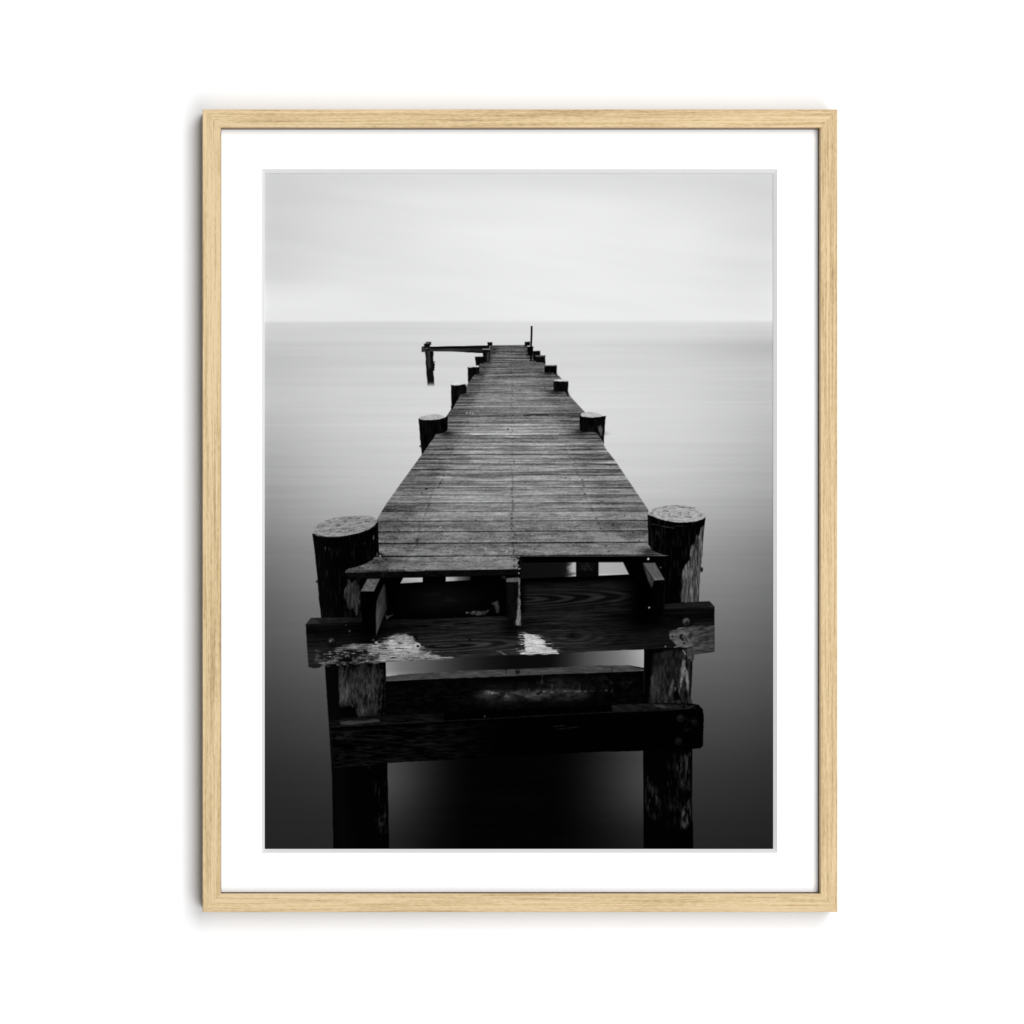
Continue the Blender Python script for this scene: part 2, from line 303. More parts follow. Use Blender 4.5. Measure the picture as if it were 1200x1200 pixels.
    fill([(627, 813), (636, 808.5), (636, 811), (631, 815)], 6, soft=.8, alpha=.8)

    # --- big left post, shaft below the beams
    fill([(365.8, 624), (385, 629), (443, 612), (444.5, 655), (452, 775), (454, 894), (456.2, 1000), (390.6, 1000), (389, 907), (385, 845), (380.6, 779), (376.5, 725), (373.8, 703), (372.4, 684), (370.6, 664), (367.5, 637)], 2,
         rough=.35, rs=(1.5, 6), seed=70, fn=lambda x, y: 22 * np.clip(fbm(x / 2.0, y / 12, 71, 3) - .08, 0, 1) * (y < 760) * 2.2 + 3 * gauss(x - 375 - (y - 640) * .08, 10))
    sl, x, y, sd = poly_sd([(380, 640), (404, 644), (430, 634), (441, 624), (443, 655), (420, 665), (385, 662)], 1)
    streak = np.clip(fbm(x / 1.5, y / 7, 73, 3) - .13, 0, 1) * 420 * (gauss(y - 641 + (x - 380) * .2, 5.5)) * (sd < 0)
    img[sl] = np.clip(img[sl] + np.clip(streak, 0, 90), 0, 255)
    fill([(405, 688), (408, 680), (412, 683), (416, 681), (421, 688), (421, 716), (417, 722), (414, 712), (411.5, 716), (408, 712), (406, 702), (403.5, 698)], 40, rough=2.2, rs=(2, 5), seed=74, fn=vgrain(1.6, 7, 75, 60), soft=1.0)
    fill([(365.6, 624), (367, 619.5), (373, 614.5), (381, 610.5), (391, 607), (403, 605.2), (415, 604.8), (427, 604.2), (436, 605.2), (440.6, 607.8), (441.9, 611.5), (438.5, 617), (431, 621), (420, 624.6), (407, 627.6), (395, 629), (383, 629.2), (373, 628), (367, 625.6)],
         138, rough=.5, rs=(2, 1.5), seed=76, fn=lambda x, y: 74 * fbm(x / 5, (y + (x - 400) * .17) / 1.3, 77, 3) - 70 * np.clip(fbm(x / 5, (y + .17 * x) / 1.2, 78, 2) - .17, 0, 1) * 3)
    for p in ((396, 623, 4), (412, 621, 3), (430, 611, 3), (397, 616, 2.4), (387, 612.8, 3.4), (404.5, 610.5, 1.8), (420.5, 613, 3.6), (384, 609.8, 3), (409, 608, 3.5), (378, 616.5, 2), (423, 605, 1.4), (388, 620.5, 5), (405, 619.5, 4)): line([(p[0] - p[2], p[1] + .6), (p[0] + p[2], p[1] - .4)], 1.0, 50, alpha=.5, rough=1.0, seed=int(p[0]))
    line([(367, 625.8), (385, 629.8), (400, 629.4), (420, 625.4), (434, 620.2), (441, 613.5)], .8, 28, alpha=.8)
    line([(441.8, 613), (442.4, 648)], 1.2, 6); dot(371.5, 681.5, 1.4, 30); line([(441.6, 648), (443, 652.5), (447, 653)], .9, 120, alpha=.7); dot(446, 650.6, 2.6, 20, alpha=.8); dot(445.6, 651.4, 1, 150)
    tip = [(404.5, 670.9), (404.9, 668.6), (409, 666.4), (418, 664.3), (428, 660.8), (436, 656.5), (441, 650.5), (446, 653), (455, 660), (455, 670.2)]
    fill(tip, 0, fn=lambda x, y: deck_tone(x, y) - 22 * np.exp(-((x - 441) / 9) ** 2 - ((y - 655) / 5) ** 2) - 6, soft=.5)
    # lit shaft between the beams
    fill([(396.8, 783), (400, 779), (451.6, 775), (451.9, 838), (420, 841), (417, 832), (410, 827), (397.6, 829)], 26, rough=.7, rs=(1.5, 4), seed=80,
         fn=lambda x, y: 64 * fbm((x + 2.5 * fbm(x / 7, y / 9, 85)) / 1.7, y / 6, 81, 4) * (.6 + 1.2 * vnoise(x / 9, y / 14, 86)) + 26 * fbm(x / 9, y / 14, 87) + 22 * gauss(x - 403, 8) * gauss(y - 815, 12) + 12 * gauss(y - 803, 22) - 22 * sstep(436, 452, x) + 26 * gauss(x - 427, 4) * gauss(y - 832, 6) - 12 * sstep(790, 778, y), soft=.8)
    line([(397.6, 785), (397.3, 808)], .8, 70, alpha=.5); line([(406.6, 798), (407, 818)], 1.1, 105, alpha=.4)
    spots([(430, 896), (453, 896), (455, 985), (445, 980), (440, 940)], 38, 2.2, 9, 83, .55, 3.5, 5); spots([(438, 960), (455, 950), (454, 978), (444, 979)], 34, 2.2, 5, 84, .42, 3, 4)

    # --- big right post
    fill([(759, 603), (793, 612), (826.8, 606), (825.2, 620), (822.2, 655), (820, 678), (818.4, 706), (812.4, 760), (810.5, 800), (808.5, 828), (811, 860), (811.5, 900), (811, 940), (812.3, 1000), (754.2, 1000), (753.6, 880), (754.8, 760), (764, 720), (764, 655), (784, 651.5), (772, 648.6), (764.5, 645), (759.4, 638)], 2,
         rough=.3, rs=(1.5, 6), seed=90, fn=lambda x, y: 26 * np.clip(fbm(x / 1.9, y / 12, 91, 3) - .06, 0, 1) * (y < 700) * 2)
    fill([(810, 640), (811.5, 638), (813, 641), (815.5, 628), (817.5, 625), (819, 629), (822, 618), (825, 615), (822.2, 655), (820, 678), (818.4, 706), (797.6, 706), (798.6, 690), (800, 668), (802, 663), (808, 657), (809, 648)], 66,
         rough=1.0, rs=(1.5, 5), seed=92, soft=.8, fn=lambda x, y: 150 * fbm(x / 1.5, y / 11, 93, 4) + 10 * gauss(x - 803, 3) + 22 * gauss(x - 820 + (y - 632) * .04, 1.6) * gauss(y - 632, 14))
    spots([(762, 612), (780, 616), (782, 642), (770, 645), (761, 638)], 34, 1.6, 8, 94, .5, 3, 3)
    fill([(759.4, 601), (761, 597.8), (767, 595.5), (778, 593), (790, 591.8), (802, 592.4), (813, 595), (820, 598), (825, 602), (826.8, 605.5), (824, 608.4), (815, 611), (805, 612.2), (795, 612.2), (782, 610.5), (770, 607), (762, 604)],
         165, rough=.5, rs=(2, 1.5), seed=96, fn=lambda x, y: 60 * fbm(x / 3.2, y / 1.2, 97, 3) - 60 * np.clip(np.sin(1.5 * np.hypot((x - 796) * .40, (y - 603) * 1.3) + 6 * fbm(x / 5, y / 2.5, 98)) - .45, 0, 1) * vnoise(x / 5, y / 2, 99) * 1.6)
    for p in ((800, 594.3, 5), (811, 595, 3.5), (781, 598.8, 3), (797, 600.5, 2), (790, 605.5, 5), (806, 606, 4), (820, 604, 2)): line([(p[0] - p[2], p[1] - .3), (p[0] + p[2], p[1] + .5)], .9, 45, alpha=.6, rough=.6)
    line([(764, 614), (770, 615), (776, 616.6), (782, 617.6), (790, 619)], .8, 62, alpha=.6, rough=.6); line([(788, 616.5), (806, 616.5)], .8, 40, alpha=.5, rough=.8)
    dot(822.3, 667.5, 1.6, 22, ry=3)
    # lit shaft between the beams
    fill([(767, 766), (790, 761), (812, 759), (810, 800), (808, 828), (760, 828), (763, 800)], 24, rough=1.2, rs=(2, 6), seed=100, soft=1.6,
         fn=lambda x, y: 52 * fbm((x + 2.5 * fbm(x / 7, y / 9, 88)) / 1.8, y / 8, 101, 4) * (.5 + 1.3 * vnoise(x / 9, y / 16, 89)) + 18 * fbm(x / 8, y / 14, 84) + 14 * gauss(x - 765, 4) * sstep(788, 805, y))
    for pts, t in (([(800, 772), (803, 775), (802, 790), (798, 806), (795.5, 815), (797, 798), (798, 785)], 120), ([(803, 782), (805.5, 786), (807.5, 800), (806.5, 812), (804.5, 803), (803.5, 792)], 135),
                   ([(799, 783), (802, 780), (803, 792), (801, 790)], 105), ([(788, 797), (790, 796), (789, 806), (785, 818), (784, 812)], 78), ([(763, 792), (766, 790), (766, 812), (763, 818)], 52), ([(790, 805), (793, 806), (791, 812)], 70)):
        fill(pts, t, rough=1.0, rs=(1.4, 3), seed=102, soft=1.0, alpha=.75, fn=vgrain(1.3, 4, 103, 70))
    fill([(789, 812), (794, 808), (798, 820), (790, 821)], 3, rough=.8, soft=1); line([(800.3, 762), (803.6, 767.3)], 1, 130, alpha=.9)
    fill([(805, 770), (808.5, 770), (809, 774), (813.6, 774), (813, 765), (811, 759), (805, 760)], 58, rough=.6, soft=.7, fn=vgrain(1.5, 3, 104, 40)); line([(806, 771.5), (809, 769.6)], 1, 115, alpha=.8)
    fill([(806, 818), (809, 816), (811.5, 825), (807, 826)], 40, rough=.6, soft=.8)
    spots([(753, 900), (774, 925), (778, 955), (766, 964), (754, 950)], 46, 2.6, 7, 105, .40, 2.2, 6); spots([(786, 882), (812, 880), (812, 930), (795, 925)], 46, 1.9, 9, 106, .4, 2.4, 6)
    spots([(797, 950), (811, 930), (811, 962), (804, 973), (796, 972)], 62, 1.9, 7, 107, .35, 2.4, 3); spots([(770, 885), (800, 885), (810, 975), (780, 970)], 22, 1.9, 9, 108, .5, 3, 8)
    fill([(796, 975), (803, 974), (809, 968), (812, 962), (812.4, 1000), (780, 1000)], 1, soft=.7)

    # --- upper beam
    fill([(364.4, 724), (425, 723.4), (425, 730), (358.2, 731.8)], 27, rough=.3, fn=lambda x, y: 26 * fbm(x / 7, y / 1.2, 110, 3) - 10 * sstep(385, 425, x))
    fill([(364, 724.6), (370, 724.4), (374, 731), (359, 731.6)], 48, soft=.9, alpha=.7)
    fill([(778, 708), (800, 706.6), (818, 705), (831.6, 704.6), (837.4, 710.8), (800, 713.4), (776, 714)], 24, fn=vgrain(10, 1.2, 111, 22), soft=.6)
    top = [(358.2, 731.6), (425, 728.6), (460, 727.2), (500, 726.4), (560, 723.4), (640, 719.4), (740, 714.8), (778, 713.8), (837.4, 710.8)]
    bot = [(837.2, 764), (825, 765.2), (814, 766.8), (811, 758.8), (780, 759.4), (754, 761.2), (730, 761.8), (700, 763), (655, 765.8), (600, 768.2), (560, 769.6), (530, 771), (520, 772.3), (480, 773.8), (451, 775.4), (400, 778), (380, 779), (374, 782.6), (368, 783.4), (361.4, 781.6), (359.6, 756)]
    def beam(x, y):
        yy = y + (x - 600) * .045
        r = rings(x, yy, 524, 753.5, .080, 2.1, .6) * (x < 640) + rings(x, yy, 674, 748, .30, 1.2, 2.0) * (x >= 640) * gauss(x - 674, 40)
        v = 23 + 19 * np.clip(r * 1.8, -.9, .8) * gauss(yy - 754, 8) * sstep(485, 505, x) * (1 - .6 * sstep(600, 640, x))
        v = v + 50 * fbm(x / 26, yy / .8, 112, 3) + 4 + 11 * fbm(x / 12, yy / 6, 113, 3) + 9 * sstep(738, 760, yy)
        v = v * (1 - .55 * sstep(655, 760, x)) * (.55 + .45 * sstep(440, 520, x)) - 9 * gauss(yy - 729, 7) * (1 - .5 * sstep(480, 560, x))
        v = v * (1 - .8 * gauss(x - 600, 16) * gauss(yy - 735, 14)) * (1 - .9 * gauss(x - 757, 26) * (1 - sstep(735, 752, yy))) * (1 - .75 * gauss(x - 432, 22) * (1 - sstep(748, 756, yy)))
        v = v + 10 * (1 - sstep(360, 400, x)) * sstep(740, 770, y)
        v = v - 12 * np.exp(-((x - 671) / 7) ** 2 - ((yy - 748) / 5) ** 2)
        return v
    fill(top + bot, 0, fn=beam, rough=.3, rs=(6, 2), seed=114)
    line([(532, 731.6), (541, 730.4), (551, 731.2)], 1.2, 3, alpha=.8)
    fill([(484, 745), (489, 746), (490, 753), (486, 751)], 2, soft=1); dot(550.5, 749.8, 1.6, 6, alpha=.8)
    # pale worn patches
    jag = lambda a, sx, sy, sd: (lambda x, y: a * (vnoise(x / sx, y / sy, sd) - .5))
    hl = lambda amp, seed: (lambda x, y: 1.35 * amp * fbm(x / 9, (y + .045 * x) / .85, seed, 3) + amp * .6 * fbm(x / 1.4, y / 1.1, seed + 1, 2) + amp * .5 * fbm(x / 9, y / 6, seed + 2, 2) - 3.6 * amp * np.clip(fbm(x / 11, (y + .045 * x) / .65, seed + 3, 2) - .12, 0, 1))
    spots([(376, 758), (395, 757), (430, 752), (455, 744), (466, 739), (484, 741), (500, 758), (530, 768), (536, 771), (451, 775), (380, 779)], 120, 9, .75, 185, .58, 5, 4)
    spots([(603, 738), (630, 740), (648, 752), (662, 764.5), (598, 767.5), (606, 755)], 150, 9, .75, 186, .55, 5, 5)
    fill([(431, 757), (440, 755), (447, 752.5), (455, 748), (461, 744.5), (466, 743), (475, 744), (483, 746), (486, 750.5), (489, 753), (493, 758), (493, 762), (500, 763.5), (509, 766.5), (519, 770), (531, 770.6), (519, 772.3), (480, 773.8), (451, 775.4), (434, 776.3), (431, 768)],
         122, seed=120, soft=1.1, rough_fn=jag(3.8, 7, .8, 121), fn=lambda x, y: hl(92, 122)(x, y) + 38 * gauss(x - 472, 20) * gauss(y - 758, 9) - 30 * gauss(x - 482, 6) * gauss(y - 769, 4))
    fill([(392, 763), (398, 759), (408, 756), (414, 754.5), (425, 755), (436, 755), (436, 761), (424, 762), (410, 761), (402, 761), (394, 764)], 100, seed=123, soft=1.1, rough_fn=jag(3, 6, .9, 124), fn=hl(80, 125))
    fill([(410, 772), (425, 768.5), (437, 766), (437, 776), (412, 777.6), (380, 779), (372, 777), (385, 772.5), (396, 769)], 74, seed=126, soft=1.3, rough_fn=jag(5.5, 4, .9, 127), fn=hl(110, 128))
    spots([(369, 760), (396, 768), (400, 778), (375, 782), (366, 776)], 62, 7, 1.8, 129, .46, 3, 4)
    fill([(436, 769), (446, 765), (443, 772), (430, 776)], 30, rough=1.5, rs=(3, 1.5), soft=1.2, alpha=.7)
    line([(466, 754.3), (474, 754)], 1, 30, alpha=.8, rough=.5); line([(462, 759.4), (473, 759.8)], 1, 30, alpha=.7, rough=.8); dot(441, 753, 1.8, 190, ry=1.2, alpha=.7); dot(449, 755.5, 2.2, 70, alpha=.5)
    fill(ell(489, 756.8, 4.0, 3.4), 172, soft=.8, fn=vgrain(2, 2, 184, 50)); dot(489.8, 757.2, 1.9, 12, ry=1.4)
    fill([(613, 742.2), (618, 741.5), (627, 744.6), (634, 748.5), (638, 752), (637, 755), (643, 757.5), (648, 761), (654, 765.4), (640, 766.2), (625, 766.9), (608, 767.4), (611, 765), (616, 763), (614, 757), (615, 751)],
         180, seed=130, soft=.7, rough_fn=jag(3.4, 9, .85, 131), fn=lambda x, y: hl(62, 132)(x, y) + 22 * gauss(x - 625, 12) * gauss(y - 754, 4))
    line([(582, 763.4), (587, 763.6), (590, 766.5), (594, 767.4)], .9, 110, alpha=.7, rough=.5); line([(503, 770.8), (531, 770.6)], 1, 140, alpha=.5, rough=.9)
    # right end: weathered grey
    fill([(784.5, 739.5), (791, 738.4), (797, 735.4), (806, 733.6), (837.2, 732.6), (837.2, 764), (825, 765.2), (814, 766.6), (811, 758.6), (789.5, 758.6), (793, 756), (789, 752), (785, 748.5)], 54,
         rough=.9, rs=(3, 1.2), seed=135, soft=.7, fn=lambda x, y: 70 * fbm(x / 6, (y + .1 * x) / 1.6, 136, 3) + 26 * (1 - sstep(805, 818, x)) * sstep(737, 741, y))
    line([(795, 732.8), (837, 731)], .9, 3, alpha=.9); line([(794, 736.6), (799, 736)], 1, 125, alpha=.7); line([(785, 739.6), (800, 740.4)], .8, 18, alpha=.7); dot(787.8, 745.4, 1.1, 15)
    fill([(808, 741), (812.5, 741), (809, 749.5), (806.5, 748)], 32, soft=.9, alpha=.8); dot(801.6, 754, 1.4, 22, alpha=.8)
    fill([(814, 729.4), (836, 728.6), (836, 732), (814, 732.6)], 26, soft=.7, alpha=.7)
    # bolts
    def bolt(cx, cy, r, a, hi):
        fill(ell(cx + .5, cy + .9, r + 1.3, r + 1.3), 4, soft=1.1, alpha=.85); fill(ell(cx, cy, r, r), a, soft=.8, fn=lambda x, y: 30 * fbm(x / 1.6, y / 1.6, 140) - 5 * (y - cy)); fill(ell(cx + .5, cy + 1.0, r * .6, r * .55), a * .3, soft=.9); dot(cx - .7, cy - .5, r * .3, hi, ry=r * .22, alpha=.8, soft=.8)
    bolt(388.2, 751.8, 4.0, 36, 150); bolt(406.4, 769.4, 4.2, 30, 105); fill([(395, 772), (413, 772.5), (412, 775.6), (398, 775.2)], 4, soft=1)
    line([(405, 769.5), (408, 767.5), (409.4, 770)], 1.1, 110, alpha=.7)
    bolt(804.2, 728.5, 4.2, 62, 95); fill(ell(799, 743.2, 4.4, 3.9), 92, soft=1.0, fn=vgrain(2, 2, 183, 30)); fill([(796, 744), (799.5, 742.8), (803, 747), (806, 751.6), (800, 751), (796.4, 748.6)], 18, soft=.9); line([(799.8, 745.4), (803.6, 751)], 1.6, 98, alpha=.8, soft=.8)
    dot(437.4, 750, 1.6, 70, ry=1.1, alpha=.8); dot(409.6, 739.6, 1.2, 80, alpha=.7); dot(405.5, 732.4, .7, 70, alpha=.7); dot(779.9, 757.6, 1, 130, alpha=.8); dot(760.7, 712, 1, 150); dot(774.2, 665, .9, 110, alpha=.7)

    # --- joists
    fill([(430.6, 678.4), (445, 678.2), (438.2, 693.2), (422.3, 693.2)], 86, fn=vgrain(3, 1.6, 150, 60), soft=.5)
    fill([(422.3, 693.2), (438.2, 693.2), (446, 678.5), (458, 680), (456, 716), (448, 726), (440.5, 745.5), (426, 741), (424, 720)], 1, soft=.5)
    fill([(450.2, 684), (451.6, 690), (453, 702), (453.6, 714), (449.6, 722), (446.4, 730), (440.8, 744.6), (440.6, 718), (441.4, 705), (443.2, 699)], 44, soft=.8,
         fn=lambda x, y: 26 * (1 - sstep(441, 450, x)) * sstep(700, 725, y) + 24 * fbm(x / 2, y / 8, 151) - 30 * sstep(449, 454, x))
    fill([(451.5, 720), (454, 722), (461.4, 720), (456, 723.4), (453.4, 726.4), (452.4, 724)], 50, soft=.7)
    fill([(593.2, 677.8), (608, 676.4), (608.4, 682), (593.4, 682.4)], 82, fn=vgrain(3, 1.4, 152, 40), soft=.6)
    fill([(593.2, 682.3), (608.4, 682), (609, 700), (610, 733), (594.6, 732.4)], 8, fn=vgrain(4, 8, 153, 22), soft=.5)
    fill([(607.8, 678), (609, 677), (609.4, 700), (610.4, 733), (604, 732.8), (605, 724), (606.4, 712), (607, 700), (608, 697)], 100, rough=.9, rs=(1.6, 4), seed=154, soft=.7, fn=vgrain(1.4, 3, 155, 80))
    dot(607.3, 671.8, 1.3, 185); fill([(588, 675), (592.6, 675), (592.6, 678.6), (588, 677.6)], 26, soft=.7)
    fill([(753.4, 659.8), (767.4, 659.6), (778.8, 679.6), (767, 680.2)], 84, fn=lambda x, y: 34 * fbm((x - y * .6) / 1.6, y / 6, 156) + 18 * sstep(675, 680, y), soft=.5)
    fill([(753.2, 660.4), (766.6, 680.4), (763.8, 689.4), (759, 679)], 52, fn=vgrain(1.8, 5, 157, 36), soft=.8)
    fill([(767, 680.2), (778.8, 679.8), (779, 713), (776, 722), (764, 722), (763.8, 689.4)], 2, soft=.5)
    line([(778.4, 690), (778, 712)], .8, 24, alpha=.6)
    # front edges of the deck boards
    fill([(405, 671.2), (470, 669.9), (520, 668.3), (607, 667), (608, 673.4), (540, 675.2), (470, 676.6), (410, 677.4), (404.8, 674)], 9, soft=.4, fn=vgrain(5, 2, 160, 16)); line([(448.4, 671), (449, 676)], .8, 45, alpha=.6)
    fill([(609, 652.4), (784.6, 651.6), (784, 655), (760, 658.6), (609, 659.2)], 1, soft=.4); dot(759.7, 655, 1.15, 215)
    fill([(603.5, 652.6), (614, 655), (613.8, 657.4), (610, 659), (612, 662.8), (609.4, 666), (606, 667), (608, 662.4), (606.2, 659), (608, 655.6)], 9, rough=1.0, rs=(1.6, 1.2), seed=161, fn=vgrain(1.5, 1.5, 162, 36), soft=.6)
    line([(598, 653.5), (604, 652.8), (609, 653.6)], .8, 40, alpha=.8); line([(600, 663.4), (606.6, 663)], .7, 40, alpha=.6); line([(605.8, 664.6), (607.6, 667.4)], 1, 160, alpha=.6)

    # --- lower beam
    fill([(385.2, 842), (420, 840), (451, 838), (520, 835.2), (640, 829), (720, 825.6), (763, 823.6), (810, 824.4), (819, 826), (823.4, 831), (825, 838.5), (824, 870), (823.4, 874.6), (820.4, 877.2), (753, 879.8), (690, 881.6), (630, 884.6), (563, 889.2), (500, 891.6), (454, 894.2), (430, 897), (391, 898.8), (388, 872)], 0,
         rough=.5, rs=(4, 2), seed=170, fn=lambda x, y: 1 + (34 * np.clip(fbm(x / 12, y / 1.7, 171, 4) + .10, 0, 1) + 10 * np.clip(fbm(x / 22, y / 9, 172), 0, 1)) * (1 - sstep(500, 600, x)) * sstep(0, 5, y - 853 + (x - 388) * .055) * 1.25
                + 60 * np.clip(fbm(x / 2.2, y / 1.4, 173, 3) - .14, 0, 1) * sstep(0, 5, y - 890 + (x - 500) * .035) * (x < 700))
    fill([(385.6, 842.6), (451, 838.6), (520, 835.6), (520, 845), (451, 848.6), (388, 852)], 12, fn=lambda x, y: 24 * fbm(x / 9, y / 1.4, 174, 3) * 1.2, soft=.8)
    fill([(397, 846), (410, 844.8), (444, 843), (445, 845.6), (420, 849), (400, 849.6)], 50, rough=1.2, rs=(5, 1.4), seed=175, soft=.9, fn=vgrain(5, 1.4, 176, 34))
    line([(388, 852), (451, 848.5), (520, 845.2)], .8, 44, alpha=.55, rough=.4); line([(520, 844.8), (580, 842), (650, 837.8), (715, 834.6), (780, 832.4), (806, 830)], .8, 40, alpha=.5, rough=.4)
    fill([(716.5, 826.4), (763, 824), (800, 826), (800, 831), (718, 834)], 22, rough=.8, rs=(5, 1.6), seed=177, fn=vgrain(6, 2, 178, 34), soft=1); line([(713.5, 824), (716.5, 834)], 1, 1)
    fill([(766, 826), (776, 826), (787, 829.5), (776, 829.6)], 52, rough=.7, soft=.9); spots([(800, 825), (818, 826), (822, 832), (800, 832)], 50, 3, 1.6, 179, .45, 2.5, 2)
    line([(386.2, 846), (388.6, 872), (391.4, 898)], .7, 24, alpha=.6); line([(392, 898.6), (430, 896.4)], .7, 34, alpha=.6, rough=.5)
    dot(568, 839.4, .9, 85, alpha=.7); line([(648, 851.6), (662, 850)], .8, 36, alpha=.7, rough=.5); line([(652, 854.6), (680, 851.6)], 1, 24, alpha=.7, rough=.6)
    for bx, by, k in ((407, 862, 30), (400.5, 888, 18), (797.4, 841.6, 34), (795.4, 868.8, 28), (814.2, 846.6, 16)):
        fill(ell(bx, by, 4, 4), k * .75, soft=1.2, fn=vgrain(2, 2, 182, 16)); fill(ell(bx + .4, by + .6, 2.7, 2.5), 5, soft=.9); dot(bx, by - .2, 1.5, k * 1.3, ry=1, alpha=.7, soft=.9)
    spots([(380 + 12, 856), (405, 858), (404, 872), (392, 868)], 22, 6, 3, 180, .4, 2, 4); spots([(802, 838), (816, 840), (815, 860), (800, 860)], 20, 4, 2.4, 181, .45, 2.5, 4)

    # lens softness and a trace of grain
    k = np.array([-.06, 1.12, -.06])
    img = k[0] * np.roll(img, 1, 0) + k[1] * img + k[2] * np.roll(img, -1, 0)
    img = k[0] * np.roll(img, 1, 1) + k[1] * img + k[2] * np.roll(img, -1, 1)
    rng = np.random.default_rng(7)
    img = img + rng.normal(0, .7, img.shape)
    img = np.clip(img, 0, 250)
    return gx, gy, img
# ------------------------------------------------------------------ PAINT END

# ------------------------------------------------------------------ materials
def new_mat(name):
    m = bpy.data.materials.new(name); m.use_nodes = True
    return m, m.node_tree, m.node_tree.nodes['Principled BSDF']
def wall_material():
    m, nt, p = new_mat('white_wall_paint')
    n = nt.nodes.new('ShaderNodeTexNoise'); n.inputs['Scale'].default_value = 900; n.inputs['Detail'].default_value = 4
    t = nt.nodes.new('ShaderNodeTexCoord'); nt.links.new(t.outputs['Object'], n.inputs['Vector'])
    b = nt.nodes.new('ShaderNodeBump'); b.inputs['Strength'].default_value = .04; b.inputs['Distance'].default_value = .0004
    nt.links.new(n.outputs['Fac'], b.inputs['Height']); nt.links.new(b.outputs['Normal'], p.inputs['Normal'])
    p.inputs['Base Color'].default_value = (.87, .872, .88, 1); p.inputs['Roughness'].default_value = .95; p.inputs['Specular IOR Level'].default_value = .1
    return m
def card_material(name, col, rough=.9):
    m, nt, p = new_mat(name)
    n = nt.nodes.new('ShaderNodeTexNoise'); n.inputs['Scale'].default_value = 2500; n.inputs['Detail'].default_value = 3
    t = nt.nodes.new('ShaderNodeTexCoord'); nt.links.new(t.outputs['Object'], n.inputs['Vector'])
    b = nt.nodes.new('ShaderNodeBump'); b.inputs['Strength'].default_value = .03; b.inputs['Distance'].default_value = .0001
    nt.links.new(n.outputs['Fac'], b.inputs['Height']); nt.links.new(b.outputs['Normal'], p.inputs['Normal'])
    p.inputs['Base Color'].default_value = (*col, 1); p.inputs['Roughness'].default_value = rough; p.inputs['Specular IOR Level'].default_value = .1
    return m
def oak_material():
    m, nt, p = new_mat('pale_oak')
    N = nt.nodes; L = nt.links
    tc = N.new('ShaderNodeTexCoord'); info = N.new('ShaderNodeObjectInfo')
    off = N.new('ShaderNodeVectorMath'); off.operation = 'MULTIPLY_ADD'
    comb = N.new('ShaderNodeCombineXYZ')
    for i in range(3): L.new(info.outputs['Random'], comb.inputs[i])
    L.new(comb.outputs[0], off.inputs[0]); off.inputs[1].default_value = (7.3, 3.1, 5.7); L.new(tc.outputs['Object'], off.inputs[2])
    def noise(scale, detail, rough=.6, dist=0):
        mp = N.new('ShaderNodeMapping'); mp.inputs['Scale'].default_value = scale; L.new(off.outputs[0], mp.inputs['Vector'])
        n = N.new('ShaderNodeTexNoise'); n.inputs['Scale'].default_value = 1; n.inputs['Detail'].default_value = detail; n.inputs['Roughness'].default_value = rough
        n.inputs['Distortion'].default_value = dist; L.new(mp.outputs[0], n.inputs['Vector']); return n
    streak = noise((13, 880, 880), 4, .65, .3)        # long fibres along the rail
    fine = noise((260, 1900, 1900), 2, .6)            # pores
    broad = noise((2.5, 70, 70), 3, .5, .4)         # bands of slower growth
    patch = noise((9, 24, 24), 3, .5)
    r1 = N.new('ShaderNodeValToRGB'); e = r1.color_ramp
    e.elements[0].position = .27; e.elements[0].color = (.270, .175, .090, 1)
    e.elements[1].position = .64; e.elements[1].color = (.680, .520, .315, 1)
    x = e.elements.new(.47); x.color = (.520, .380, .205, 1)
    def mathn(op, a, b, c=None):
        q = N.new('ShaderNodeMath'); q.operation = op
        for i, v in enumerate((a, b, c)):
            if v is None: continue
            if isinstance(v, (int, float)): q.inputs[i].default_value = v
            else: L.new(v, q.inputs[i])
        return q.outputs[0]
    v = mathn('MULTIPLY_ADD', streak.outputs['Fac'], .85, -.30)
    v = mathn('MULTIPLY_ADD', broad.outputs['Fac'], .28, v)
    v = mathn('MULTIPLY_ADD', fine.outputs['Fac'], .42, v)
    v = mathn('MULTIPLY_ADD', patch.outputs['Fac'], .14, v)
    L.new(v, r1.inputs['Fac'])
    hs = N.new('ShaderNodeHueSaturation')
    mr = N.new('ShaderNodeMapRange'); L.new(info.outputs['Random'], mr.inputs[0]); mr.inputs['To Min'].default_value = .97; mr.inputs['To Max'].default_value = 1.03
    L.new(mr.outputs[0], hs.inputs['Value']); L.new(r1.outputs[0], hs.inputs['Color']); L.new(hs.outputs[0], p.inputs['Base Color'])
    b = N.new('ShaderNodeBump'); b.inputs['Strength'].default_value = .35; b.inputs['Distance'].default_value = .0003
    L.new(v, b.inputs['Height']); L.new(b.outputs[0], p.inputs['Normal'])
    p.inputs['Roughness'].default_value = .72; p.inputs['Specular IOR Level'].default_value = .12
    return m
def print_material():
    m, nt, p = new_mat('matt_photo_paper')
    a = nt.nodes.new('ShaderNodeAttribute'); a.attribute_name = 'ink'
    nt.links.new(a.outputs['Fac'], p.inputs['Base Color'])
    p.inputs['Roughness'].default_value = 1; p.inputs['Specular IOR Level'].default_value = 0
    return m
M_wall = wall_material(); M_oak = oak_material(); M_print = print_material()
M_mat = card_material('white_mat_card', (.88, .88, .885)); M_core = card_material('mat_core', (.67, .67, .675))
M_dark = card_material('shadow_line_dark', (.035, .022, .014)); M_back = card_material('grey_backing_card', (.20, .18, .16))  # M_dark: shade between rail and mat, put into the colour

